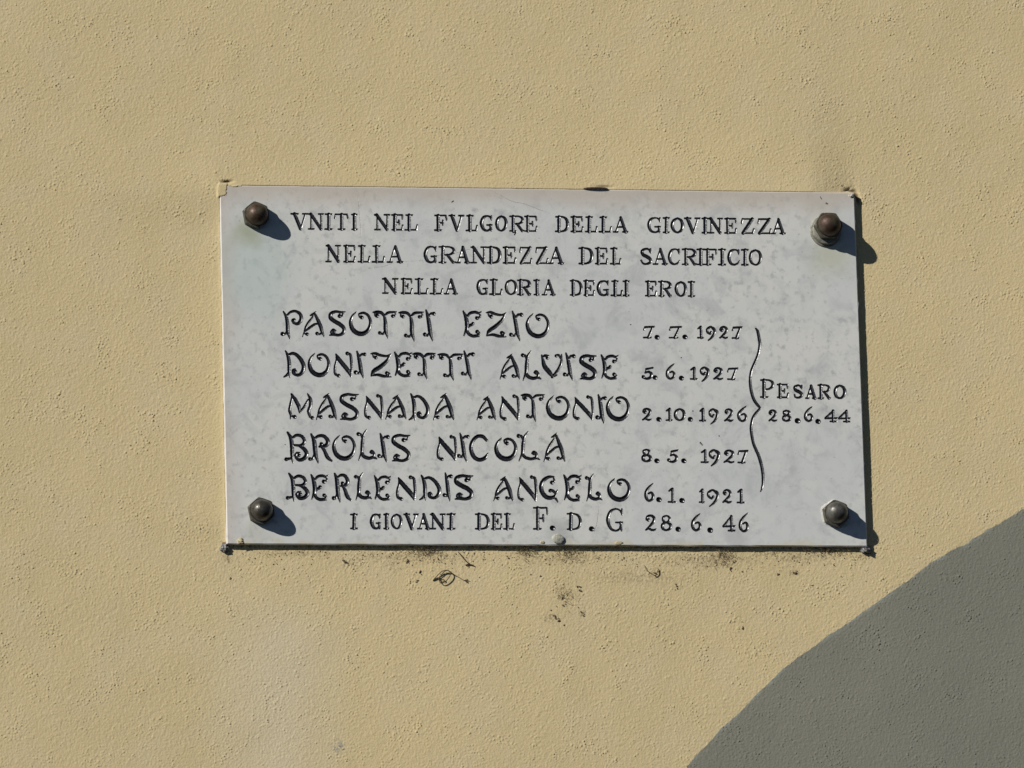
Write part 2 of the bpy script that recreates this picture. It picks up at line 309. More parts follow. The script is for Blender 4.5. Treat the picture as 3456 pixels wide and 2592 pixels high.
INS += row('r', 938, 949, 992, 1002.5, 1290, 2346, 'N,1289,1346 E,1352,1393 L,1397,1447 L,1450,1496 A,1498,1547 G,1609,1650 L,1650,1697 O,1704,1746 R,1745,1795 I,1800,1824 A,1828,1877 D,1922,1966 E,1968,2009 G,2015,2058 L,2061,2103 I,2101,2127 E,2177,2218 R,2221,2270 O,2278,2318 I,2321,2347')
INS += row('o', 1049, 1050, 1138, 1138, 950, 1850, 'P,947,1021,1049,1145 A,1020,1095,1051,1138 S,1111,1167,1049,1133 O,1181,1254,1051,1130 T,1258,1339,1050,1142 T,1345,1430,1051,1153 I,1427,1470,1045,1152 E,1562,1626,1049,1138 Z,1640,1710,1052,1137 I,1717,1766,1049,1152 O,1777,1854,1057,1138')
INS += row('o', 1190, 1190, 1278, 1278, 950, 1850, 'D,957,1029,1183,1275 O,1042,1113,1191,1269 N,1128,1188,1188,1273 I,1194,1236,1184,1277 Z,1250,1322,1191,1272 E,1331,1391,1188,1272 T,1392,1470,1191,1281 T,1476,1563,1193,1285 I,1554,1602,1183,1282 A,1687,1755,1194,1281 L,1759,1827,1184,1285 V,1827,1896,1195,1277 I,1899,1942,1190,1284 S,1958,2014,1198,1280 E,2028,2087,1197,1281')
INS += row('o', 1330, 1330, 1417, 1417, 950, 1850, 'M,976,1060,1328,1415 A,1067,1137,1327,1418 S,1148,1212,1328,1417 N,1231,1291,1331,1415 A,1301,1372,1332,1416 D,1380,1448,1328,1419 A,1462,1533,1327,1419 A,1609,1674,1336,1419 N,1688,1752,1332,1419 T,1758,1838,1330,1424 O,1846,1923,1335,1415 N,1935,2002,1335,1418 I,2010,2047,1331,1430 O,2048,2125,1336,1418')
INS += row('o', 1466, 1466, 1556, 1556, 950, 1850, 'B,960,1037,1458,1563 R,1038,1122,1464,1564 O,1124,1200,1468,1551 L,1204,1273,1449,1555 I,1273,1314,1462,1560 S,1323,1386,1466,1557 N,1476,1540,1469,1555 I,1542,1584,1461,1560 C,1587,1648,1470,1556 O,1672,1744,1477,1552 L,1744,1823,1456,1557 A,1835,1908,1460,1560')
INS += row('o', 1600, 1600, 1690, 1690, 950, 1850, 'B,965,1040,1597,1692 E,1049,1108,1601,1690 R,1120,1185,1597,1696 L,1196,1255,1595,1688 E,1263,1320,1605,1689 N,1339,1402,1606,1689 D,1415,1487,1603,1689 I,1495,1526,1595,1692 S,1535,1598,1603,1686 A,1666,1732,1607,1692 N,1748,1811,1605,1692 G,1822,1885,1606,1697 E,1902,1963,1602,1692 L,1975,2033,1599,1692 O,2053,2127,1614,1689')
INS += row('r', 1733.5, 1732, 1786.5, 1788.5, 1180, 1960, 'I,1181,1209 G,1250,1288 I,1294,1316 O,1320,1358 V,1361,1415 A,1407,1454 N,1450,1506 I,1507,1539 D,1602,1653 E,1656,1696 L,1698,1739 F,1799,1852,1711,1788 D,1912,1963,1731,1789 G,2046,2106,1715,1794')
INS += row('r', 1297, 1299, 1345, 1347.5, 2565, 2854, 'P,2565,2613,1280,1343 E,2622,2663,1295,1344 S,2677,2711,1298,1345 A,2716,2758,1299,1347 R,2759,2806,1297,1347 O,2814,2855,1298,1347')
INS += row('d', 1099, 1101, 1142, 1144, 2170, 2506, '7,2170,2211 7,2257,2302 1,2352,2377 9,2383,2416,1100,1152 2,2425,2460 7,2469,2506')
INS += row('d', 1238, 1240, 1281, 1283, 2170, 2506, '5,2164,2207 6,2246,2280,1225,1281 1,2328,2355 9,2362,2395,1237,1290 2,2405,2442 7,2454,2492')
INS += row('d', 1377, 1379, 1420, 1424, 2170, 2506, '2,2165,2201 1,2246,2272 0,2275,2313 1,2359,2384 9,2391,2426,1378,1434 2,2442,2477 6,2487,2523,1368,1424')
INS += row('d', 1516, 1518, 1561, 1564, 2170, 2506, '8,2166,2200,1514,1560 5,2250,2291 1,2364,2393 9,2392,2430,1516,1575 2,2440,2481 7,2489,2526')
INS += row('d', 1649, 1651, 1696, 1699, 2170, 2506, '6,2174,2209,1629,1693 1,2254,2282,1647,1697 1,2358,2380 9,2386,2427,1651,1712 2,2436,2472 1,2486,2514')
INS += row('d', 1737, 1740, 1792, 1794, 2170, 2506, '2,2175,2216 8,2231,2268 6,2332,2367,1731,1793 4,2439,2484 6,2493,2528,1729,1796')
INS += row('d', 1382, 1384, 1423, 1426, 2590, 2870, '2,2591,2625 8,2640,2671 6,2713,2745,1370,1424 4,2783,2827 4,2829,2872')
DOTS = [(2218, 1138, 8), (2312, 1137, 8), (2211, 1274, 7.5), (2300, 1276, 8), (2224, 1415, 8), (2330, 1415, 8), (2217, 1555, 8), (2308, 1555, 8), (2224, 1686, 8.5), (2302, 1689, 8.5),
        (1865, 1782, 8.5), (1997, 1785, 8.5), (2289, 1786, 8.5), (2397, 1789, 9), (2692, 1420, 9), (2761, 1422, 8.5)]
BRACE = [(370, 32, 2.4), (393, 60, 4.6), (412, 150, 5.2), (422, 230, 5), (410, 320, 4.8), (385, 400, 4.8), (345, 490, 4.8), (318, 560, 4.8), (303, 650, 4.8), (305, 740, 5), (320, 830, 5.2), (350, 920, 5.2), (395, 985, 5), (428, 1020, 3.4)]
BRACE2 = [(425, 1028, 3), (395, 1060, 4), (350, 1120, 5), (325, 1190, 5.2), (314, 1280, 5.2), (325, 1380, 5), (345, 1470, 5), (378, 1550, 5.2), (405, 1610, 5.4), (440, 1726, 5.4), (460, 1846, 5.2), (461, 1956, 4.6), (447, 2026, 3.4), (430, 2063, 1.4)]

def catmull(p, n=7):
    p = np.array(p, float)
    if len(p) < 3: return p
    q = np.vstack([2 * p[0] - p[1], p, 2 * p[-1] - p[-2]])
    if np.allclose(p[0, :2], p[-1, :2]): q[0] = p[-2]; q[-1] = p[1]
    out = []
    for i in range(1, len(q) - 2):
        a, b_, c_, d_ = q[i - 1], q[i], q[i + 1], q[i + 2]
        for t in np.arange(n) / n:
            out.append(.5 * (2 * b_ + (c_ - a) * t + (2 * a - 5 * b_ + 4 * c_ - d_) * t * t + (3 * b_ - a - 3 * c_ + d_) * t ** 3))
    out.append(p[-1])
    return np.array(out)

glyphs = []      # (name, [polyline arrays in photo px with r])
for st, ch, x0, y0, x1, y1 in INS:
    L = []
    if st == 'o':
        (a0, c0, a1, c1), strokes = ORN[ch]
        for pts, cv in strokes:
            p = np.array(pts, float)
            p[:, 0] = x0 + (p[:, 0] - a0) / (a1 - a0) * (x1 - x0); p[:, 1] = y0 + (p[:, 1] - c0) / (c1 - c0) * (y1 - y0)
            p[:, 2] *= random.uniform(.92, 1.08)
            L.append(catmull(p) if cv else p)
    else:
        tab = ROMAN if st == 'r' else DIGIT
        for pts, cv in tab[ch]:
            p = np.array(pts, float); ins = 3.0
            p[:, 0] = x0 + ins + p[:, 0] * (x1 - x0 - 2 * ins) + np.array([random.uniform(-.7, .7) for _ in p]); p[:, 1] = y0 + ins + p[:, 1] * (y1 - y0 - 2 * ins)
            p[:, 2] *= random.uniform(.92, 1.1) * (1.0 if st == 'r' else .94)
            L.append(catmull(p) if cv else p)
    glyphs.append(('engraved_digit' if st == 'd' else 'engraved_letter', L))
glyphs[[k for k, t in enumerate(INS) if t[1] == 'R'][0]][1].append(np.array([(1731, 785, 1.6), (1742, 784, 2.2), (1737, 792, 2.2)]))
for x, y, r in DOTS:
    glyphs.append(('engraved_full_stop', [np.array([(x - 1, y, r), (x + 1, y + .5, r)])]))
def br(p): q = np.array(p, float); q[:, 0] = 2450 + q[:, 0] / 3.687; q[:, 1] = 1100 + q[:, 1] / 3.687; return catmull(q)
glyphs.append(('engraved_brace', [br(BRACE), br(BRACE2)]))
cracks = [[(1230, 910), (1290, 900), (1345, 885), (1430, 879), (1480, 862), (1535, 855), (1600, 838), (1640, 835)],
          [(1642, 636), (1690, 660), (1730, 680), (1770, 688), (1815, 706), (1850, 718), (1885, 724)],
          [(2021, 1695), (2018, 1730), (2014, 1770), (2007, 1800), (2003, 1836)],
          [(1205, 640), (1210, 700), (1216, 770), (1219, 800)]]

cracks += [[(2338, 1387, 2.2), (2340, 1388, 2.2)], [(2299, 1207, 2.), (2301, 1208, 2.)], [(2128, 1096, 2.1), (2130, 1096, 2.1)], [(2427, 1471, 2.), (2429, 1473, 2.)],
           [(1526, 682, 2.6), (1531, 678, 1.8)], [(2364, 1494, 3.), (2371, 1502, 2.)], [(962, 1500, 1.7), (963, 1501, 1.7)], [(2789, 686, 3.), (2793, 688, 2.6)], [(2769, 664, 1.4), (2773, 672, 1.6)]]

# ------------------------------------------------------------------ the slab as a carved relief
T = 5.3 * MM                            # how far the slab stands proud of the wall
cor = [to_plane(x, y) for x, y in ((740, 625), (2884.5, 649), (2927.5, 1845.5), (766, 1836))]
X0 = (cor[0][0] + cor[3][0]) / 2; X1 = (cor[1][0] + cor[2][0]) / 2
ZT = (cor[0][1] + cor[1][1]) / 2; ZB = (cor[2][1] + cor[3][1]) / 2
G = 0.36 * MM; TL = 10
bev = 1.0 * MM
nx = int((X1 - X0 - 2 * bev) / G) // TL * TL; nz = int((ZT - ZB - 2 * bev) / G) // TL * TL
gx = (X1 - X0 - 2 * bev) / nx; gz = (ZT - ZB - 2 * bev) / nz
XV = X0 + bev + np.arange(nx + 1) * gx; ZV = ZB + bev + np.arange(nz + 1) * gz
sdf = np.full((nz + 1, nx + 1), 9e-3, np.float32); own = np.full((nz + 1, nx + 1), -1, np.int32); rad = np.full((nz + 1, nx + 1), 1e-3, np.float32)
WGT = .45
def carve(idx, polys):
    for P in polys:
        x, z = to_plane(P[:, 0], P[:, 1]); r = (P[:, 2] + WGT) / 3600.0
        for i in range(len(P) - 1):
            ax, az, ra, bx, bz, rb = x[i], z[i], r[i], x[i + 1], z[i + 1], r[i + 1]
            pad = max(ra, rb) + 1.3 * MM
            i0 = max(0, int((min(ax, bx) - pad - XV[0]) / gx)); i1 = min(nx + 1, int((max(ax, bx) + pad - XV[0]) / gx) + 2)
            j0 = max(0, int((min(az, bz) - pad - ZV[0]) / gz)); j1 = min(nz + 1, int((max(az, bz) + pad - ZV[0]) / gz) + 2)
            if i1 <= i0 or j1 <= j0: continue
            Xg = XV[i0:i1][None, :]; Zg = ZV[j0:j1][:, None]
            dx, dz = bx - ax, bz - az; l2 = dx * dx + dz * dz + 1e-12
            t = np.clip(((Xg - ax) * dx + (Zg - az) * dz) / l2, 0, 1)
            rr = ra + (rb - ra) * t; d = np.hypot(Xg - ax - t * dx, Zg - az - t * dz) - rr
            v = sdf[j0:j1, i0:i1]; mk = d < v
            v[mk] = d[mk]; own[j0:j1, i0:i1][mk] = idx; rad[j0:j1, i0:i1][mk] = rr[mk]
for i, (nm, polys) in enumerate(glyphs): carve(i, polys)
NG = len(glyphs)
own_g = own.copy(); sdf_g = sdf.copy()
WGT = 0.
for ci, c in enumerate(cracks):
    if len(c[0]) == 3: q = np.array(c, float)
    else: q = np.array([(a + random.uniform(-2, 2), b_, random.uniform(.55, .95)) for a, b_ in c], float); q[-1, 2] = .3; q[0, 2] = .3
    carve(NG + ci, [catmull(q)])
inside_g = sdf_g < 0
sdf = np.where(own >= NG, np.where(inside_g, sdf_g, sdf), sdf); own = np.where(inside_g, own_g, own)
rag = fnoise(sdf.shape, .42, 1.2, 5.0, seed=3) * .00004
near = np.abs(sdf) < 1.2 * MM
sdf = np.where(near | (sdf < 0), sdf + rag, sdf).astype(np.float32)
Xg, Zg = np.meshgrid(XV, ZV)
Xg = Xg.copy(); Zg = Zg.copy()
gzz, gxx = np.gradient(sdf, gz, gx); gn = np.sqrt(gxx ** 2 + gzz ** 2) + 1e-6
snap = (np.abs(sdf) < .5 * G) & (np.abs(gn - 1) < .6)
mv = np.where(snap, -sdf, 0)
lim = .45 * G
Xg += np.clip(mv * gxx / gn, -lim, lim); Zg += np.clip(mv * gzz / gn, -lim, lim)
chis = fnoise(sdf.shape, .42, .7, 2.4, seed=4)
uu = np.clip(-sdf, 0, None)
q_ = np.clip(1 - uu / np.maximum(rad, .2 * MM), 0, 1)
depth = .66 * rad * (1 - q_ ** 2)          # a rounded chisel groove
depth = depth * (1 + .03 * chis)
depth[snap] = 0; depth = np.maximum(depth, 0)
depth = np.where(own >= NG, np.minimum(depth, .25 * MM), depth)
V = np.stack([Xg, depth, Zg], -1).reshape(-1, 3)
idx = np.arange((nz + 1) * (nx + 1)).reshape(nz + 1, nx + 1)
cs = (sdf[:-1, :-1] + sdf[1:, :-1] + sdf[:-1, 1:] + sdf[1:, 1:]) / 4
inm = cs < 0
cown = own[:-1, :-1]
tmin = sdf[:nz, :nx].reshape(nz // TL, TL, nx // TL, TL).min((1, 3))
fine = tmin < .9 * MM
finec = np.repeat(np.repeat(fine, TL, 0), TL, 1)
Q = np.stack([idx[:-1, :-1], idx[:-1, 1:], idx[1:, 1:], idx[1:, :-1]], -1)   # faces -Y
slabq = Q[finec & ~inm]
tj, ti = np.nonzero(~fine)
# coarse tiles
cq = np.stack([idx[tj * TL, ti * TL], idx[tj * TL, (ti + 1) * TL], idx[(tj + 1) * TL, (ti + 1) * TL], idx[(tj + 1) * TL, ti * TL]], -1)
def sub_mesh(name, quads):
    u, inv = np.unique(quads, return_inverse=True)
    return V[u], inv.reshape(-1, 4)
plaque = tag(link('memorial_plaque', None), 'white marble memorial plaque carved with black lettering, bolted to the ochre wall', 'plaque')
plaque.location = (0, 0, Z0)
sv, sq = sub_mesh('slab', np.vstack([slabq, cq]))
# border: bevel and sides
xa, xb, za, zb = XV[0], XV[-1], ZV[0], ZV[-1]
nb = len(sv); D = 20 * MM
ring = []
NE = 60
def loop_pts(xl, xr, zl, zr, y, wob=0.):
    pts = []
    for k in range(NE): pts.append((xl + (xr - xl) * k / NE, y, zl))
    for k in range(NE): pts.append((xr, y, zl + (zr - zl) * k / NE))
    for k in range(NE): pts.append((xr - (xr - xl) * k / NE, y, zr))
    for k in range(NE): pts.append((xl, y, zr - (zr - zl) * k / NE))
    p = np.array(pts)
    if wob: p += rng.standard_normal(p.shape) * [wob, wob, wob]
    return p
r0 = loop_pts(xa, xb, za, zb, 0); r1 = loop_pts(X0, X1, ZB, ZT, .0008, .00012); r2 = loop_pts(X0, X1, ZB, ZT, D)
allv = np.vstack([sv, r0, r1, r2]); n4 = 4 * NE; qs = []
for a, b_ in ((0, 1), (1, 2)):
    for k in range(n4):
        k2 = (k + 1) % n4
        qs.append((nb + a * n4 + k, nb + b_ * n4 + k, nb + b_ * n4 + k2, nb + a * n4 + k2))
slab = link('marble_slab', np_mesh('marble_slab', allv, np.vstack([sq, np.array(qs)])), M_MARBLE, plaque)
order = np.argsort(cown[inm], kind='stable'); fq = Q[inm][order]; fo = cown[inm][order]
bounds = np.searchsorted(fo, np.arange(NG + len(cracks) + 1))
for i in range(NG + len(cracks)):
    q = fq[bounds[i]:bounds[i + 1]]
    if len(q) < 1: continue
    v, f = sub_mesh('g', q)
    nm = glyphs[i][0] if i < NG else ('hairline_crack' if i < NG + 4 else 'dark_pit')
    link(nm, np_mesh(nm, v, f, True), M_INK if i < NG else (M_CRACK if i < NG + 4 else M_PIT), plaque)

# ------------------------------------------------------------------ plaster wall
fp = [to_plane(x, y, T) for x, y in ((0, 0), (PW, 0), (PW, PH), (0, PH))]
wx0 = min(p[0] for p in fp) - .02; wx1 = max(p[0] for p in fp) + .02
wz0 = min(p[1] for p in fp) - .02; wz1 = max(p[1] for p in fp) + .02
WG = 0.86 * MM
mx = int((wx1 - wx0) / WG); mz = int((wz1 - wz0) / WG)
WX = wx0 + np.arange(mx + 1) * WG; WZ = wz0 + np.arange(mz + 1) * WG; wx1 = WX[-1]; wz1 = WZ[-1]
shp = (mz + 1, mx + 1); st_ = 0.86
grain = np.clip(fnoise(shp, st_, 1.35, 3.2, seed=21) - .62, 0, 2.6)        # sparse sand grains standing proud
patch = fnoise(shp, st_, 30, 120, seed=22); patch2 = fnoise(shp, st_, 10, 36, seed=23)
dens = np.clip(.66 + .26 * patch + .14 * patch2, .15, 1.4)
small = fnoise(shp, st_, 1.0, 2.6, seed=24)
strk = fnoise(shp, st_, 1.7, 8, stretch=(.7, 3.4), seed=25)   # trowel streaks
strk2 = fnoise(shp, st_, 1.7, 8, stretch=(3.4, .7), seed=29)
und = fnoise(shp, st_, 8, 30, seed=26); und2 = fnoise(shp, st_, 60, 240, seed=27)
pit = np.clip(fnoise(shp, st_, 1.3, 3.4, seed=28) - 2.6, 0, 1)
H = grain * .36 * dens + small * .036 * (dens + .4) + strk * .030 * np.clip(patch2 + .6, .1, 2) + strk2 * .026 * np.clip(-patch + .4, 0, 2) + und * .009 + und2 * .06 - pit * .5
H = H.astype(np.float64)
GX, GZ = np.meshgrid(WX, WZ)
# plaster finishing against the slab: distance outside the slab's edges (metres, >0 outside)
dl = X0 - GX; dr = GX - X1; dt = GZ - ZT; db = ZB - GZ
inx = (dl < .003) & (dr < .003); inz = (dt < .003) & (db < .003)
wob = fnoise(shp, st_, 16, 60, seed=31)
def sm(a, e0, e1):
    t = np.clip((a - e0) / (e1 - e0), 0, 1); return t * t * (3 - 2 * t)
calm = 1 - .6 * np.maximum(sm(-np.abs(dt), -.006, -.001) * (dl < .004) * (dr < .0), sm(-np.abs(dl), -.005, -.001) * (dt < .004) * (db < .004))
H *= calm
dd = np.hypot(np.clip(np.maximum(dl, dr), 0, 1), np.clip(np.maximum(dt, db), 0, 1))
rim_t = (T / MM - .35) * sm(-dr, -.002, .045)
rim_l = (2.2 + (T / MM - 2.55) * sm(GZ, ZT - .045, ZT)) * sm(GZ, ZB, ZB + .03)
up = dt >= dl
Lr = np.where(up, .055, .020 + .035 * sm(GZ, ZT - .045, ZT))
H += np.where((dr < 0) & (db < 0), np.where(up, rim_t, rim_l) * np.exp(-dd / Lr), 0)
# nothing of the plaster over the slab's face except a paint lip along the top
over = (dl < -.0004) & (dr < 0) & (db < 0)
inside = (dl < -.0002) & (dr < .0) & (dt < -.0002) & (db < .0)
depth_in = np.minimum(np.minimum(-dl, -dr), np.minimum(-dt, -db))
lip = (dt < .0006) & (dt > -.0008 - .0007 * wob)
H = np.where(inside, 1.0, H)
def at(px, py): return to_plane(px, py, T)
def gauss(px, py, sx_, sz_, rot=0.):
    cx, cz = at(px, py); c, s = math.cos(rot), math.sin(rot)
    u = (GX - cx) * c + (GZ - cz) * s; v = -(GX - cx) * s + (GZ - cz) * c
    return np.exp(-(u / sx_) ** 2 - (v / sz_) ** 2)
# plaster smeared over the top left corner
cx_, cz_ = at(748, 640); edge_ = np.maximum(np.abs(GX - cx_) - .0040, np.abs(GZ - cz_) - .0075) + .0006 * wob + .0004 * sm(small, -1, 1)
H = np.where((edge_ < 0) & (dt < .003), T / MM + .16 + .05 * small, H)
g = gauss(790, 630, .007, .0016); H = np.where((g > .4) & inside, np.maximum(H, T / MM + .1 + .3 * g), H)
# slits pressed into the plaster; shadow of the chipped right corner painted in via dirt
dirt = np.zeros(shp)
for (a, b_, l, t_, ro, k) in ((762, 617, .0055, .0011, .10, 1.0), (2872, 644, .0050, .0012, -.15, .9), (2893, 668, .0022, .0085, .25, .9), (2035, 634, .008, .0010, 0, .6), (2860, 640, .004, .001, .5, .7)):
    g = gauss(a, b_, l, t_, ro); H -= g * 2.2 * k; dirt = np.maximum(dirt, np.clip(g * 1.6 - .3, 0, 1) * k)
# soiling: ragged clusters below the slab
sp = fnoise(shp, st_, 1.6, 7, seed=33); sp2 = fnoise(shp, st_, 4, 20, seed=34)
for (a, b_, sx_, sz_, k) in ((1440, 1868, .020, .007, .9), (1770, 1866, .014, .006, .8), (1925, 1872, .013, .009, .8), (2440, 1885, .014, .016, .85), (2600, 1868, .03, .006, .8),
                      (2810, 1862, .026, .007, 1), (2915, 1868, .010, .010, 1), (765, 1875, .007, .013, .9), (2210, 1935, .016, .007, .6), (1905, 2010, .012, .018, .62), (1965, 2070, .006, .006, .8),
                      (1860, 2085, .012, .006, .8), (2290, 1975, .007, .006, .5), (2680, 1935, .010, .004, .7), (1330, 1905, .012, .010, .5), (1080, 1865, .02, .004, .5), (1180, 1900, .01, .006, .5), (1900, 1885, .07, .010, .62), (2400, 1890, .09, .013, .62), (1400, 1880, .09, .010, .62), (2700, 1880, .06, .009, .7), (1000, 1868, .06, .006, .55), (2150, 1950, .08, .012, .45)):
    g = gauss(a, b_, sx_, sz_)
    dirt = np.maximum(dirt, k * np.clip((g * 1.9 - 1.55 + .42 * sp + .25 * sp2), 0, .85))
under = sm(-db, -.0045, .0) * (db > -.003) * (dl < .004) * (dr < .004)
dirt = np.maximum(dirt, under * np.clip(.35 + .35 * sp2 + .25 * sp, 0, .85))
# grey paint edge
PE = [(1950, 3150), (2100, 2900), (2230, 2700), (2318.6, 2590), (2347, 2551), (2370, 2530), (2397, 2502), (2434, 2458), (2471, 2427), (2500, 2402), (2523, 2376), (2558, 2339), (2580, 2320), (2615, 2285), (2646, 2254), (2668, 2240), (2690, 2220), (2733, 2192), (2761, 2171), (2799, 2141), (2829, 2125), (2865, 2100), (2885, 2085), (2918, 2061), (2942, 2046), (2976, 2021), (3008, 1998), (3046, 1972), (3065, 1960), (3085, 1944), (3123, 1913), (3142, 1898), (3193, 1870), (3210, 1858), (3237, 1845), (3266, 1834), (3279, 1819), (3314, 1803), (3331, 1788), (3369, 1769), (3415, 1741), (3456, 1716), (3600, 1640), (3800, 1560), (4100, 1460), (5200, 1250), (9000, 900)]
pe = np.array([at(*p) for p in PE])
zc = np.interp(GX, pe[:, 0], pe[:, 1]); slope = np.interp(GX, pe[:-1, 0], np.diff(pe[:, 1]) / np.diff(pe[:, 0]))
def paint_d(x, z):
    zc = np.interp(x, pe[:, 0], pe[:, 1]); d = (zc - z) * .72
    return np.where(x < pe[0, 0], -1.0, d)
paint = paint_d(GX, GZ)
def set_attr(me, name, a):
    at_ = me.attributes.new(name, 'FLOAT', 'POINT'); at_.data.foreach_set('value', np.asarray(a, np.float32).ravel())
WV = np.stack([GX, T - H * MM, GZ], -1).reshape(-1, 3)
wi = np.arange(WV.shape[0]).reshape(shp)
WQ = np.stack([wi[:-1, :-1], wi[:-1, 1:], wi[1:, 1:], wi[1:, :-1]], -1)
deep = (dl < -.010) & (dr < -.010) & (dt < -.010) & (db < -.010)
keep = ~deep[:-1, :-1]
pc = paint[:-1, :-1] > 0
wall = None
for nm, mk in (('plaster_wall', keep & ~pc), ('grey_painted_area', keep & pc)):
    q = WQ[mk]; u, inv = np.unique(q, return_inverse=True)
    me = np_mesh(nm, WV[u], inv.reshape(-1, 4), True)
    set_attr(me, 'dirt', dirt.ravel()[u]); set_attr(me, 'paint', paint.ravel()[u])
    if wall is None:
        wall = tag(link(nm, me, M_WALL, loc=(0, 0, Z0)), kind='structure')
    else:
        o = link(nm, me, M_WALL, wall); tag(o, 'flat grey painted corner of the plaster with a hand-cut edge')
# the wall goes on round the part in view
def far_strip(xl, xr, zl, zr, n=None):
    nxs = max(2, int((xr - xl) / .012)); nzs = max(2, int((zr - zl) / .012))
    a, b_ = np.meshgrid(np.linspace(xl, xr, nxs + 1), np.linspace(zl, zr, nzs + 1))
    v = np.stack([a, np.full_like(a, T), b_], -1).reshape(-1, 3)
    i_ = np.arange(len(v)).reshape(a.shape)
    q = np.stack([i_[:-1, :-1], i_[:-1, 1:], i_[1:, 1:], i_[1:, :-1]], -1).reshape(-1, 4)
    return v, q
vs, qs2, off = [], [], 0
e = .002
for bx in ((-2.2, wx0, -1.6, 1.6), (wx1, 2.2, -1.6, 1.6), (wx0, wx1, -1.6, wz0), (wx0, wx1, wz1, 1.6)):
    v, q = far_strip(*bx); vs.append(v); qs2.append(q + off); off += len(v)
vs = np.vstack(vs); me = np_mesh('surrounding_plaster', vs, np.vstack(qs2), True)
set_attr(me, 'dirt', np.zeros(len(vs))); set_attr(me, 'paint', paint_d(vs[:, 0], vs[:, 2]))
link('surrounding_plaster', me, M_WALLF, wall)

# ------------------------------------------------------------------ cap nuts
def ring_mesh(prof, n=48, hexa=None):
    """lathe about the local -Y axis: prof = [(radius, height)], from the wall outwards"""
    bm = bmesh.new(); rows = []
    for r, h in prof:
        if r < 1e-6: rows.append([bm.verts.new((0, -h, 0))]); continue
        rows.append([bm.verts.new((r * math.cos(2 * math.pi * k / n), -h, r * math.sin(2 * math.pi * k / n))) for k in range(n)])
    for a, b_ in zip(rows[:-1], rows[1:]):
        for k in range(n):
            k2 = (k + 1) % n
            if len(b_) == 1: bm.faces.new((a[k], a[k2], b_[0]))
            elif len(a) == 1: bm.faces.new((a[0], b_[k2], b_[k]))
            else: bm.faces.new((a[k], a[k2], b_[k2], b_[k]))
    bmesh.ops.recalc_face_normals(bm, faces=bm.faces)
    return bm
def hex_mesh(Rc, h0, h1, rot):
    """hexagon with the rounded chamfer of a turned nut"""
    bm = bmesh.new(); n = 72; rows = []
    ap = Rc * math.cos(math.pi / 6)
    for h, lim in ((h0, Rc), (h1 - .0022, Rc), (h1 - .0008, Rc * .972), (h1, Rc * .90)):
        row_ = []
        for k in range(n):
            a = 2 * math.pi * k / n; rel = (a - rot) % (math.pi / 3) - math.pi / 6
            r = min(ap / math.cos(rel), lim)
            row_.append(bm.verts.new((r * math.cos(a), -h, r * math.sin(a))))
        rows.append(row_)
    for a, b_ in zip(rows[:-1], rows[1:]):
        for k in range(n):
            k2 = (k + 1) % n; bm.faces.new((a[k], a[k2], b_[k2], b_[k]))
    bm.faces.new(rows[-1]); bmesh.ops.recalc_face_normals(bm, faces=bm.faces)
    return bm
def lumpy_ring(ri, ro, h, seed, n=60):
    r = random.Random(seed); bm = bmesh.new(); rows = [[], [], [], []]
    wv = [r.uniform(.0, 6.28) for _ in range(5)]
    for k in range(n):
        a = 2 * math.pi * k / n
        w_ = sum(math.sin((j + 2) * a + wv[j]) for j in range(5)) * .12 + r.uniform(-.08, .08)
        rr = ri + (ro - ri) * (.75 + w_); hh = h * (1 + w_)
        for i, (q, y) in enumerate(((ri, hh * .9), (ri + (rr - ri) * .35, hh), (ri + (rr - ri) * .8, hh * .55), (rr, -.0002))):
            rows[i].append(bm.verts.new((q * math.cos(a), -y, q * math.sin(a))))
    for a, b_ in zip(rows[:-1], rows[1:]):
        for k in range(n):
            k2 = (k + 1) % n; bm.faces.new((a[k], b_[k], b_[k2], a[k2]))
    bmesh.ops.recalc_face_normals(bm, faces=bm.faces)
    return bm
GRP = 'cap nuts fixing the plaque at its corners'
def cap_nut(px, py, rot, label, mdome, washer=False, seal=False, tilt=(0, 0), off=(0, 0), k=1.):
    x, z = to_plane(px, py)
    t = tag(link('cap_nut', None), label, 'cap nut', GRP); t.location = (float(x), 0, Z0 + float(z)); t.rotation_euler = (tilt[0], 0, tilt[1])
    h = .0002
    if washer:
        bm_obj('washer', ring_mesh([(.0148, h - .0004), (.0150, h + .0006), (.0146, h + .0014), (.0120, h + .0016), (.0118, h + .0012)]), M_WASH, t)
        bm_obj('spacer_ring', ring_mesh([(.0128, h + .0010), (.0132, h + .0018), (.0132, h + .0042), (.0126, h + .0047), (.0080, h + .0047)]), M_WASH, t)
        h += .0047
    if seal:
        bm_obj('mortar_ring', lumpy_ring(.0105, .0148, .0008, 5), M_SEAL, t)
        h += .0008
    else:
        h += .0
    hx = bm_obj('hexagon_base', hex_mesh(.0130 * k, h - .0008, h + .0072, math.radians(rot)), M_HEX, t, smooth=False)
    pr = [(.0104, h + .0070), (.0105, h + .0078), (.0101, h + .0084)]
    for j in range(1, 13):
        a = j / 12 * math.pi / 2; pr.append((.0101 * math.cos(a), h + .0084 + .0098 * math.sin(a)))
    pr[-1] = (0, pr[-1][1]); pr = [(a * k, b_) for a, b_ in pr]
    dm = bm_obj('dome', ring_mesh(pr), mdome, t)
    hx.location = dm.location = (off[0], 0, off[1])
    return t
cap_nut(862, 729, 39, 'brown tarnished cap nut at the upper left corner of the plaque', M_NUTA, tilt=(.02, .03))
cap_nut(2786, 781, 59, 'brown tarnished cap nut on a thick washer at the upper right corner of the plaque', M_NUTA, washer=True, off=(.0011, .0034), k=1.05)
cap_nut(880, 1727, 41, 'dark grey cap nut at the lower left corner of the plaque', M_NUTB, tilt=(.02, -.02))
cap_nut(2818, 1736, 39, 'worn grey cap nut ringed by pale crumbling mortar at the lower right corner', M_NUTC, seal=True)

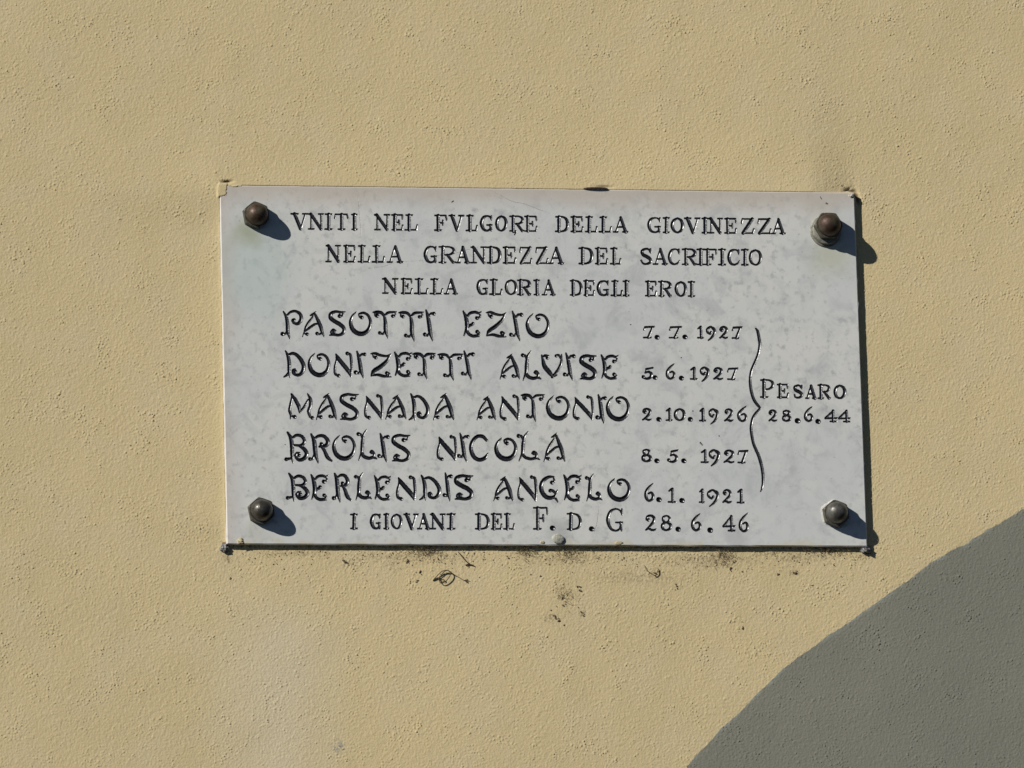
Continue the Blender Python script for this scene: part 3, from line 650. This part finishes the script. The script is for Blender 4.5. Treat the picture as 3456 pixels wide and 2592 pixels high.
# ------------------------------------------------------------------ small things round the slab
def lump(name, px, py, Y, sx_, sy_, sz_, mat, seed, label, cat, rot=0., group=None, amp=.25, sub=3):
    r = random.Random(seed); bm = bmesh.new(); bmesh.ops.create_icosphere(bm, subdivisions=sub, radius=1)
    from mathutils import noise as mn
    for v in bm.verts:
        k = 1 + amp * mn.noise(v.co * 1.7 + Vector((seed, 0, 0))) + amp * .6 * mn.noise(v.co * 4.1 + Vector((0, seed, 0)))
        v.co = Vector((v.co.x * sx_ * k, v.co.y * sy_ * k, v.co.z * sz_ * k))
    bmesh.ops.rotate(bm, verts=bm.verts, cent=(0, 0, 0), matrix=Matrix.Rotation(rot, 3, 'Y'))
    x, z = to_plane(px, py, Y)
    o = bm_obj(name, bm, mat, loc=(float(x), Y, Z0 + float(z)))
    return tag(o, label, cat, group)
lump('support_plug', 1884, 1819, -.0004, .0060, .0020, .0047, M_PEG, 1.3, 'oval grey stone plug at the bottom edge of the plaque under F and D', 'plug', rot=.25, amp=.06, sub=4)
lump('mortar_lump', 757, 1849, T - .001, .0036, .0032, .0042, M_DARKM, 2.2, 'sooty grey mortar lump under the lower left corner of the plaque', 'mortar', amp=.5)
lump('mortar_lump', 2918, 1853, T - .001, .0060, .0036, .0036, M_DARKM, 5.1, 'blackened mortar lump under the lower right corner of the plaque', 'mortar', rot=.5, amp=.7)
lump('plaster_chip', 2872, 660, -.0001, .0026, .0010, .0020, M_MORT, 7.7, 'small tan plaster chip on the upper right corner of the plaque', 'plaster chip', amp=.4)
# ochre paint smears left on the marble
for px, py, s1, s2, ro, lab in ((812, 1826, .0030, .0026, .6, 'triangular ochre plaster smear above the lower left edge of the plaque'),
                                (1831, 1830, .0022, .0012, .1, 'tiny yellow paint smear left of the grey plug'),
                                (2086, 1832, .0034, .0013, -.1, 'thin ochre smear on the bottom edge below the letter G')):
    lump('plaster_smear', px, py, -.0001, s1, .0004, s2, simple('ochre_smear', (.44, .37, .22), (.50, .43, .28), 300, .9), px * .01, lab, 'plaster smear', rot=ro, amp=.7)
# clip above the slab: thin iron tongue sticking out of the plaster
def plate(px0, px1, py, t_, out, mat, name, label, cat):
    x0, z0 = to_plane(px0, py, 0); x1, z1 = to_plane(px1, py, 0); bm = bmesh.new(); n = 20; rows = []
    for k in range(n + 1):
        u = k / n; x = x0 + (x1 - x0) * u; prof = (4 * u * (1 - u)) ** .4
        hh = t_ * (.25 + .75 * prof); o_ = out * prof
        rows.append([bm.verts.new((x, .004, z0 + hh)), bm.verts.new((x, -o_, z0 + hh)), bm.verts.new((x, -o_ - .0003, z0 + hh * .2)), bm.verts.new((x, .004, z0))])
    for a, b_ in zip(rows[:-1], rows[1:]):
        for j in range(3): bm.faces.new((a[j], a[j + 1], b_[j + 1], b_[j]))
        bm.faces.new((a[3], a[0], b_[0], b_[3]))
    bm.faces.new(rows[0]); bm.faces.new(rows[-1]); bmesh.ops.recalc_face_normals(bm, faces=bm.faces)
    return tag(bm_obj(name, bm, mat, loc=(0, 0, Z0), smooth=False), label, cat)
plate(1968, 2053, 638, .0016, .0022, M_RUST, 'iron_clip', 'dark rusty iron clip gripping the top edge of the plaque', 'clip')

def tube(bm, pts, rad, n=5):
    prev = None
    for i, p in enumerate(pts):
        p = Vector(p); d = (Vector(pts[min(i + 1, len(pts) - 1)]) - Vector(pts[max(i - 1, 0)])).normalized()
        a = d.cross(Vector((0, 1, .1))).normalized(); b_ = d.cross(a)
        r = rad[i] if isinstance(rad, (list, tuple)) else rad
        ring_ = [bm.verts.new(p + r * (math.cos(2 * math.pi * k / n) * a + math.sin(2 * math.pi * k / n) * b_)) for k in range(n)]
        if prev:
            for k in range(n): bm.faces.new((prev[k], prev[(k + 1) % n], ring_[(k + 1) % n], ring_[k]))
        prev = ring_
def wpts(pl, Y0, Y1=None, ox=0, oy=0, s=1.):
    q = catmull([(a, b_, 0) for a, b_ in pl], 6); out = []
    for i, p in enumerate(q):
        f = i / (len(q) - 1); Y = Y0 + ((Y1 if Y1 is not None else Y0) - Y0) * math.sin(f * math.pi)
        x, z = to_plane(ox + p[0] / s, oy + p[1] / s, Y); out.append((float(x), Y, float(z)))
    return out
bm = bmesh.new(); yw = T - .0007
# dry curled tendril (zoom 1300,1750 scale 2.765)
tube(bm, wpts([(445, 578), (480, 540), (520, 500), (565, 482), (600, 495), (605, 530), (570, 580), (525, 605), (505, 580), (500, 555)], yw, yw - .002, 1300, 1750, 2.765), .00038)
tube(bm, wpts([(445, 578), (490, 552), (505, 575), (545, 570), (560, 592)], yw, yw - .001, 1300, 1750, 2.765), .0004)
tube(bm, wpts([(505, 560), (545, 500), (590, 487), (630, 515), (645, 525)], yw, yw - .002, 1300, 1750, 2.765), .0004)
tube(bm, wpts([(640, 522), (690, 550), (740, 578), (785, 580)], yw, yw, 1300, 1750, 2.765), .00022)
tube(bm, wpts([(735, 575), (760, 585), (768, 597)], yw, yw, 1300, 1750, 2.765), .0004)
tag(bm_obj('dry_tendril', bm, M_TWIG, loc=(0, 0, Z0)), 'dark dry tendril curled into a loop on the plaster below the plaque', 'tendril')
bm = bmesh.new()
tube(bm, wpts([(680, 310), (715, 355), (755, 400), (790, 430)], yw, yw - .001, 1300, 1750, 2.765), .0003)
tube(bm, wpts([(750, 435), (785, 428), (825, 438)], yw, yw, 1300, 1750, 2.765), .0006)
tag(bm_obj('dry_stalk', bm, M_TWIG, loc=(0, 0, Z0)), 'thin dry stalk hanging from the bottom edge right above the curled tendril', 'stalk')
bm = bmesh.new()
tube(bm, wpts([(385, 460), (405, 500), (440, 520), (470, 540)], yw, yw - .001, 2000, 1700, 2.212), .00022)
tube(bm, wpts([(492, 488), (480, 515), (468, 545)], yw, yw - .001, 2000, 1700, 2.212), .0004)
tag(bm_obj('dry_stalk', bm, M_TWIG, loc=(0, 0, Z0)), 'forked dry stalk on the plaster below the figures 28.6.46', 'stalk')
# cobweb tufts
WEBS = [(1440, 1858, 58, 26, 60, 'dusty cobweb tuft under the edge, above the curled tendril'),
        (1765, 1862, 45, 20, 40, 'dusty cobweb tuft under the edge left of the grey plug'),
        (1920, 1868, 42, 26, 45, 'dusty cobweb tuft directly under the grey plug'),
        (2435, 1880, 40, 42, 60, 'long ragged cobweb tuft under the edge below the figure 6'),
        (2790, 1856, 80, 18, 70, 'broad brown cobweb tuft under the edge below the lower right cap nut'),
        (1905, 2015, 38, 50, 20, 'loose cobweb strands on the plaster well below the grey plug')]
for wi_, (cx, cy, sx_, sy_, n, lab) in enumerate(WEBS):
    r = random.Random(wi_ + 3); bm = bmesh.new()
    for k in range(n):
        a = cx + r.gauss(0, sx_ * .5); b_ = cy + abs(r.gauss(0, sy_ * .5)) - sy_ * .45
        an = r.uniform(0, 6.28); ln = r.uniform(6, 24)
        pl = [(a, b_), (a + math.cos(an) * ln * .5 + r.uniform(-4, 4), b_ + math.sin(an) * ln * .5 + r.uniform(-4, 4)), (a + math.cos(an) * ln, b_ + math.sin(an) * ln)]
        tube(bm, wpts(pl, yw, yw - r.uniform(0, .0025)), r.uniform(.00007, .00015), 3)
    for k in range(n // 4):     # crumbs caught in it
        a = cx + r.gauss(0, sx_ * .45); b_ = cy + r.gauss(0, sy_ * .35)
        x, z = to_plane(a, b_, yw); s_ = r.uniform(.0002, .0006)
        bmesh.ops.create_icosphere(bm, subdivisions=1, radius=s_, matrix=Matrix.Translation((float(x), yw, float(z))) @ Matrix.Diagonal((1, .7, r.uniform(.5, 1.2), 1)))
    tag(bm_obj('cobweb_tuft', bm, M_WEB, loc=(0, 0, Z0)), lab, 'cobweb', 'cobweb tufts below the plaque')
# loose dirt on the plaster below the slab
r = random.Random(9); bm = bmesh.new()
spots = [(1415, 1932, 9), (1408, 1962, 5), (1396, 1940, 4), (1582, 1908, 7), (1575, 1960, 6), (1826, 1943, 6), (1632, 1889, 4), (1716, 1887, 6), (1955, 1985, 10), (1960, 1995, 6), (1900, 2015, 9), (1905, 2045, 9), (1865, 2082, 10), (1880, 2092, 7), (1963, 2072, 9), (1860, 2060, 4), (2212, 1938, 7), (2100, 1885, 6),
         (2285, 1975, 7), (2283, 1990, 6), (2460, 1920, 8), (2480, 1895, 6), (2682, 1934, 9), (2625, 1936, 6), (2505, 1930, 4), (1480, 1885, 6), (1376, 1895, 7), (1905, 2110, 4), (776, 1952, 5), (1160, 1890, 9), (1170, 1900, 5), (954, 1924, 5), (948, 1972, 5), (2502, 2097, 5), (2510, 2120, 6), (594, 448, 2.6), (657, 477, 2.6),
         (2816, 1905, 5), (2740, 1975, 4), (1950, 1750 + 300, 4), (1790, 1940, 4), (2965, 2050, 4)]
for (a, b_, s_) in spots:
    for k in range(r.randint(2, 4)):
        a2 = a + r.uniform(-s_, s_) * .8; b2 = b_ + r.uniform(-s_, s_) * .8; x, z = to_plane(a2, b2, T)
        q = s_ / 3600 * r.uniform(.25, .5)
        bmesh.ops.create_icosphere(bm, subdivisions=1, radius=q, matrix=Matrix.Translation((float(x), T - .0004, float(z))) @ Matrix.Rotation(r.uniform(0, 3), 4, 'Y') @ Matrix.Diagonal((r.uniform(.7, 1.9), .6, r.uniform(.4, 1), 1)))
for k in range(420):
    a = r.uniform(800, 2930); b_ = 1855 + abs(r.gauss(0, 34)) + 4; x, z = to_plane(a, b_, T); q = r.uniform(.00018, .00042)
    bmesh.ops.create_icosphere(bm, subdivisions=1, radius=q, matrix=Matrix.Translation((float(x), T - .0004, float(z))) @ Matrix.Rotation(r.uniform(0, 3), 4, 'Y') @ Matrix.Diagonal((r.uniform(.7, 2.2), .6, 1, 1)))
tag(bm_obj('dirt_crumbs', bm, M_FLECK, loc=(0, 0, Z0), smooth=False), 'dark dirt crumbs stuck to the plaster below the plaque', 'dirt', kind='stuff')
